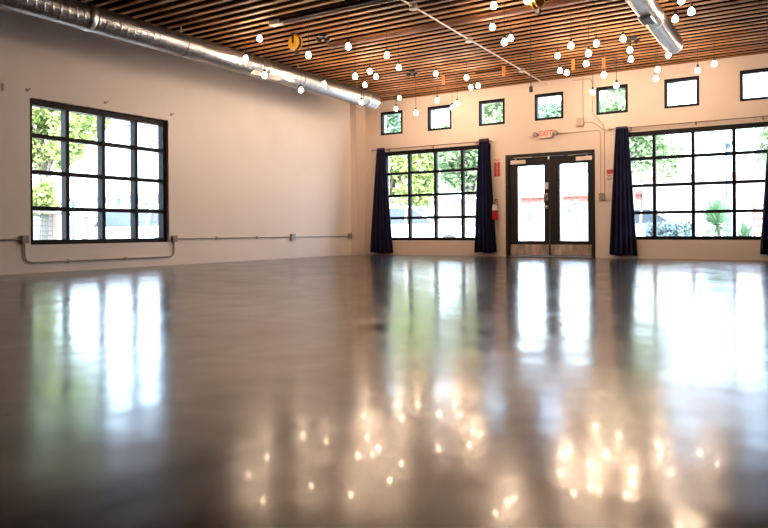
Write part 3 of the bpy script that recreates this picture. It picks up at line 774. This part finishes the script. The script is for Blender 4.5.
# hedge
bm = bmesh.new(); rs = random.Random(9)
for i in range(3600):
    p = Vector((rs.uniform(-.55, .60), rs.uniform(-.25, .25), rs.uniform(.1, .84+.08*math.sin(i)))); s = .06*rs.uniform(.6, 1.3)
    R = Euler((rs.uniform(0, 3), rs.uniform(0, 3), rs.uniform(0, 6))).to_matrix()
    bm.faces.new([bm.verts.new(p+R@Vector(q)) for q in ((-s, 0, 0), (0, -.5*s, 0), (s, 0, 0), (0, .5*s, 0))])
me = bpy.data.meshes.new('hedge'); bm.to_mesh(me); bm.free(); me.materials.append(M['hedge'])
o = link(bpy.data.objects.new('hedge', me)); o.location = (6.25, 19.3, -.16); tag(o, 'low bluish clipped hedge behind the large yucca', 'hedge')
# lamp post / flue
e = empty('flue_pipe', (7.2, 24.6, -.16)); tag(e, 'blue grey vertical flue pipe rising over the rose roofline', 'pipe')
bm = bmesh.new(); tube(bm, [(0, 0, 0), (0, 0, 3.45)], .085, 14); obj('pipe', bm, M['bluegrey'], e, smooth=True)
bm = bmesh.new(); lathe(bm, [(0, 3.62), (.19, 3.52), (.19, 3.48), (.085, 3.44), (0, 3.44)], 14); obj('rain_cap', bm, M['bluegrey'], e)
# buildings
def building(name, x0, x1, y0, y1, h, wm, fm, label, band=None, wins=(), z0=-.16):
    cx_, cy_ = (x0+x1)/2, (y0+y1)/2
    e = empty(name, (cx_, cy_, z0)); tag(e, label, 'building', 'pale buildings across the street')
    obj('outer_wall', nb(x0-cx_, x1-cx_, y0-cy_, y1-cy_, 0, h), wm, e)
    obj('roof', nb(x0-cx_-.25, x1-cx_+.25, y0-cy_-.25, y1-cy_+.25, h, h+.16), fm, e)
    if band: obj('brick_band', nb(x0-cx_-.03, x1-cx_+.03, y0-cy_-.06, y0-cy_+.1, band[0], band[1]), M['brick'], e)
    for (a, b, c, d) in wins:
        f = obj('window', nb(a-cx_, b-cx_, y0-cy_-.05, y0-cy_+.02, c, d), M['stucco'], e)
        obj('pane', nb(a-cx_+.08, b-cx_-.08, y0-cy_-.07, y0-cy_-.05, c+.08, d-.08), M['siding'], f)
    return e
building('low_building', 3.6, 12.5, 29.5, 36, 2.75, M['stucco'], M['rose'], 'white low building with rose roof edge at the right', wins=((8.0, 8.9, 1.1, 2.1),))
building('brick_building', -2.2, 3.2, 31, 36, 2.25, M['stucco'], M['brick'], 'white building with a red brick coping behind the doors', band=(2.02, 2.25))
building('timber_shed', -5.3, -2.9, 28.2, 32, 2.15, M['siding'], M['stucco'], 'grey boarded shed under the trees behind the curtained window')
# carport outside the left window
e = empty('carport', (-15.5, 20.5, -.16)); tag(e, 'distant flat carport on thin posts outside side window', 'carport')
obj('roof', nb(-3.4, 3.6, -2.2, 2.2, 2.15, 2.30), M['bluegrey'], e)
for a in (-3.2, 0, 3.3):
    for b in (-2.0, 2.0): obj('post', nb(a-.05, a+.05, b-.05, b+.05, 0, 2.15), M['teal'], e)
# wire fence with wooden posts
fx, fy, fdx, fdy = -2.35, 6.35, -.70, .714   # start and direction (away from the wall corner)
def fp(s): return (fx+fdx*s, fy+fdy*s)
e = empty('wire_fence', (fx, fy, -.16)); tag(e, 'wooden post fence with wire mesh panel outside side window', 'fence')
for k, s in enumerate((.3, 3.6, 6.9, 11.2)):
    x_, y_ = fdx*s, fdy*s
    obj('post', nb(x_-.06, x_+.06, y_-.06, y_+.06, 0, 1.16), M['post_wood'], e)
bm = bmesh.new()
a_ = Vector((fdx*.2, fdy*.2, 1.19)); b2 = Vector((fdx*11.3, fdy*11.3, 1.19)); nrm = Vector((.714, .70, 0))*.07
vs = []
for p in (a_, b2):
    for q in (nrm+Vector((0, 0, .03)), -nrm+Vector((0, 0, .03)), -nrm-Vector((0, 0, .03)), nrm-Vector((0, 0, .03))): vs.append(bm.verts.new(p+q))
for k in range(4): bm.faces.new((vs[k], vs[(k+1) % 4], vs[4+(k+1) % 4], vs[4+k]))
bm.faces.new(vs[:4]); bm.faces.new(vs[4:]); obj('top_rail', bm, M['post_wood'], e)
bm = bmesh.new()
for k in range(25):
    s = .36+k*.13
    if s < 3.6: tube(bm, [(fdx*s, fdy*s, .12), (fdx*s, fdy*s, 1.14)], .011, 4)
for k in range(10): tube(bm, [(fdx*.3, fdy*.3, .15+k*.105), (fdx*3.6, fdy*3.6, .15+k*.105)], .011, 4)
obj('wire_mesh', bm, M['wire'], e)
# cars
def car(loc, rz, body, label, L_=4.5, H=1.45):
    e = empty('car', (loc[0], loc[1], -.16), rz); tag(e, label, 'car', 'parked cars outside')
    W = .88; h = L_/2
    prof = [(-h, .32), (-h, .62), (-h+.08, .82), (-h+.45, .92), (h-1.25, .95), (h-.35, .84), (h-.04, .66), (h, .42), (h-.08, .25), (-h+.1, .25)]
    bm = bmesh.new(); secs = []
    for y_, k in ((-W, .96), (-W*.93, 1), (W*.93, 1), (W, .96)):
        secs.append([bm.verts.new((x*k if abs(y_) == W else x, y_, (z-.55)*(k)+.55)) for x, z in prof])
    for a, b in zip(secs, secs[1:]):
        for k in range(len(prof)): bm.faces.new((a[k], a[(k+1) % len(prof)], b[(k+1) % len(prof)], b[k]))
    bm.faces.new(secs[0]); bm.faces.new(secs[-1])
    bmesh.ops.bevel(bm, geom=[q for q in bm.edges if len(q.link_faces) == 2 and q.calc_face_angle(0) > .6], offset=.05, segments=2, affect='EDGES')
    bd = obj('body', bm, body, e, smooth=False)
    bm = bmesh.new()
    lo = [(-h+.35, .90), (h-1.25, .93)]; hi = [(-h+.95, H), (h-2.1, H)]
    q = []
    for s in (-1, 1): q.append([bm.verts.new((x, s*(W*.93), z)) for x, z in lo]+[bm.verts.new((x, s*(W*.74), z)) for x, z in reversed(hi)])
    for k in range(4): bm.faces.new((q[0][k], q[0][(k+1) % 4], q[1][(k+1) % 4], q[1][k]))
    bm.faces.new(q[0]); bm.faces.new(q[1]); obj('cabin_glass', bm, M['car_glass'], e)
    bm = bmesh.new(); box(bm, -h+.85, h-2.0, -W*.76, W*.76, H-.03, H+.04, .02)
    for x0_, x1_ in ((-h+.38, -h+.95), (h-1.27, h-2.08), (-.1, -.1)):
        for s in (-1, 1): tube(bm, [(x0_, s*W*.93, .92), (x1_, s*W*.745, H)], .035, 6)
    obj('roof_panel', bm, body, bd)
    for x in (-h+.85, h-.85):
        for s in (-1, 1):
            T = Matrix.Translation((x, s*(W-.08), .32))@Matrix.Rotation(PI/2, 4, 'X')
            bm = bmesh.new(); lathe(bm, [(0, -.1), (.27, -.1), (.32, -.07), (.32, .07), (.27, .1), (0, .1)], 20, T); wh = obj('wheel', bm, M['tyre'], e)
            bm = bmesh.new(); lathe(bm, [(0, -.11), (.18, -.105), (.18, .105), (0, .11)], 16, T); obj('hub_cap', bm, M['steel'], wh)
    return e
car((-7.9, 14.0), math.radians(115), M['car_white'], 'white car seen through the right side of side window')
car((-1.1, 18.7), math.radians(12), M['car_white'], 'white car parked behind the curtained window', 4.3)
car((-6.0, 20.6), math.radians(-15), M['car_blue'], 'bluish silver car at the left of curtained window')
car((4.6, 25.3), math.radians(0), M['car_white'], 'white car farther off behind the double doors')
# parking kiosk seen through the doors, red frame chair by the yucca
e = empty('green_box', (2.45, 19.2, -.16)); tag(e, 'small green box on a post seen through left door pane', 'box')
obj('box_body', nb(-.07, .07, -.07, .07, .98, 1.30, bev=.02), M['teal'], e); obj('post', nb(-.02, .02, -.02, .02, 0, .98), M['teal'], e)
e = empty('parking_meter', (3.50, 19.9, -.10)); tag(e, 'dark twin headed parking meter seen through right door pane', 'parking meter')
for s in (-1, 1):
    bm = bmesh.new(); tube(bm, [(s*.09, 0, 0), (s*.09, 0, 1.2+.1*s)], .014, 8); pp = obj('post', bm, M['bluegrey'], e)
    bm = bmesh.new(); lathe(bm, [(0, 1.22), (.05, 1.24), (.075, 1.31), (.06, 1.39), (0, 1.42)], 12, Matrix.Translation((s*.09, 0, .05+.1*s))); obj('meter_head', bm, M['bluegrey'], pp)
e = empty('patio_chair', (8.62, 18.4, -.16), .4); tag(e, 'red metal patio chair at the right edge outside window', 'chair')
for sx_ in (-.25, .25):
    for sy_ in (-.22, .22): obj('leg', nb(sx_-.018, sx_+.018, sy_-.018, sy_+.018, 0, .62 if sy_ < 0 else 1.35), M['redmetal'], e)
obj('seat', nb(-.27, .27, -.25, .25, .60, .64), M['redmetal'], e)
bm = bmesh.new()
for k in range(4): box(bm, -.25, .25, .205, .235, .78+k*.16, .84+k*.16)
obj('backrest', bm, M['redmetal'], e)

# ------------------------------------------------------------------ light
wd = bpy.data.worlds.new('sky'); SC.world = wd; wd.use_nodes = True
nt = wd.node_tree; bg = nt.nodes['Background']
sk = nt.nodes.new('ShaderNodeTexSky'); sk.sky_type = 'NISHITA'; sk.sun_disc = False
sk.sun_elevation = math.radians(52); sk.sun_rotation = math.radians(140); sk.air_density = 1.0; sk.dust_density = 4.0
mx = nt.nodes.new('ShaderNodeMix'); mx.data_type = 'RGBA'; mx.inputs[0].default_value = .80
nt.links.new(sk.outputs[0], mx.inputs[6]); mx.inputs[7].default_value = (.74, .90, 1.12, 1)
nt.links.new(mx.outputs[2], bg.inputs['Color']); bg.inputs['Strength'].default_value = 4.2
sun = bpy.data.lights.new('sun', 'SUN'); sun.energy = 5; sun.angle = .01; sun.color = (1, .95, .86)
so = bpy.data.objects.new('sun', sun); COL.objects.link(so)
sd = Vector((-.35, .50, -.80)).normalized()
so.rotation_euler = sd.to_track_quat('-Z', 'Y').to_euler()
def portal(loc, rot, sx_, sy_):
    l = bpy.data.lights.new('daylight_portal', 'AREA'); l.shape = 'RECTANGLE'; l.size = sx_; l.size_y = sy_; l.cycles.is_portal = True
    o = bpy.data.objects.new('daylight_portal', l); o.location = loc; o.rotation_euler = rot; COL.objects.link(o)
for a, b, c, d in (W2, W3, DOOR): portal(((a+b)/2, D+.2, (c+d)/2), (-PI/2, 0, 0), b-a, d-c)
portal((-.2, (LW[0]+LW[1])/2, (LW[2]+LW[3])/2), (0, -PI/2, 0), LW[3]-LW[2], LW[1]-LW[0])
portal(((SMALL[0][0]+SMALL[-1][1])/2, D+.2, (SZ[0]+SZ[1])/2), (-PI/2, 0, 0), SMALL[-1][1]-SMALL[0][0], SZ[1]-SZ[0])

# ------------------------------------------------------------------ camera
cam = bpy.data.cameras.new('camera'); co = bpy.data.objects.new('camera', cam); COL.objects.link(co)
cam.sensor_width = 36; cam.sensor_fit = 'HORIZONTAL'; cam.lens = 36*678.577/768
cam.shift_x = 0; cam.shift_y = -32.93/768
cam.clip_start = .02; cam.clip_end = 400
co.matrix_world = Matrix.Translation((9.398, 0, .5692))@Matrix.Rotation(.5588, 4, 'Z')@Matrix.Rotation(PI/2, 4, 'X')@Matrix.Rotation(-.0066, 4, 'Z')
SC.camera = co
SC.view_settings.view_transform = 'Standard'; SC.view_settings.look = 'None'
SC.view_settings.gamma = 1; SC.view_settings.use_curve_mapping = False
SC.view_settings.exposure = 0.66
SC.cycles.use_denoising = True
SC.cycles.max_bounces = 10; SC.cycles.diffuse_bounces = 6; SC.cycles.glossy_bounces = 4; SC.cycles.transparent_max_bounces = 24
SC.cycles.sample_clamp_indirect = 8
SC.cycles.caustics_reflective = False
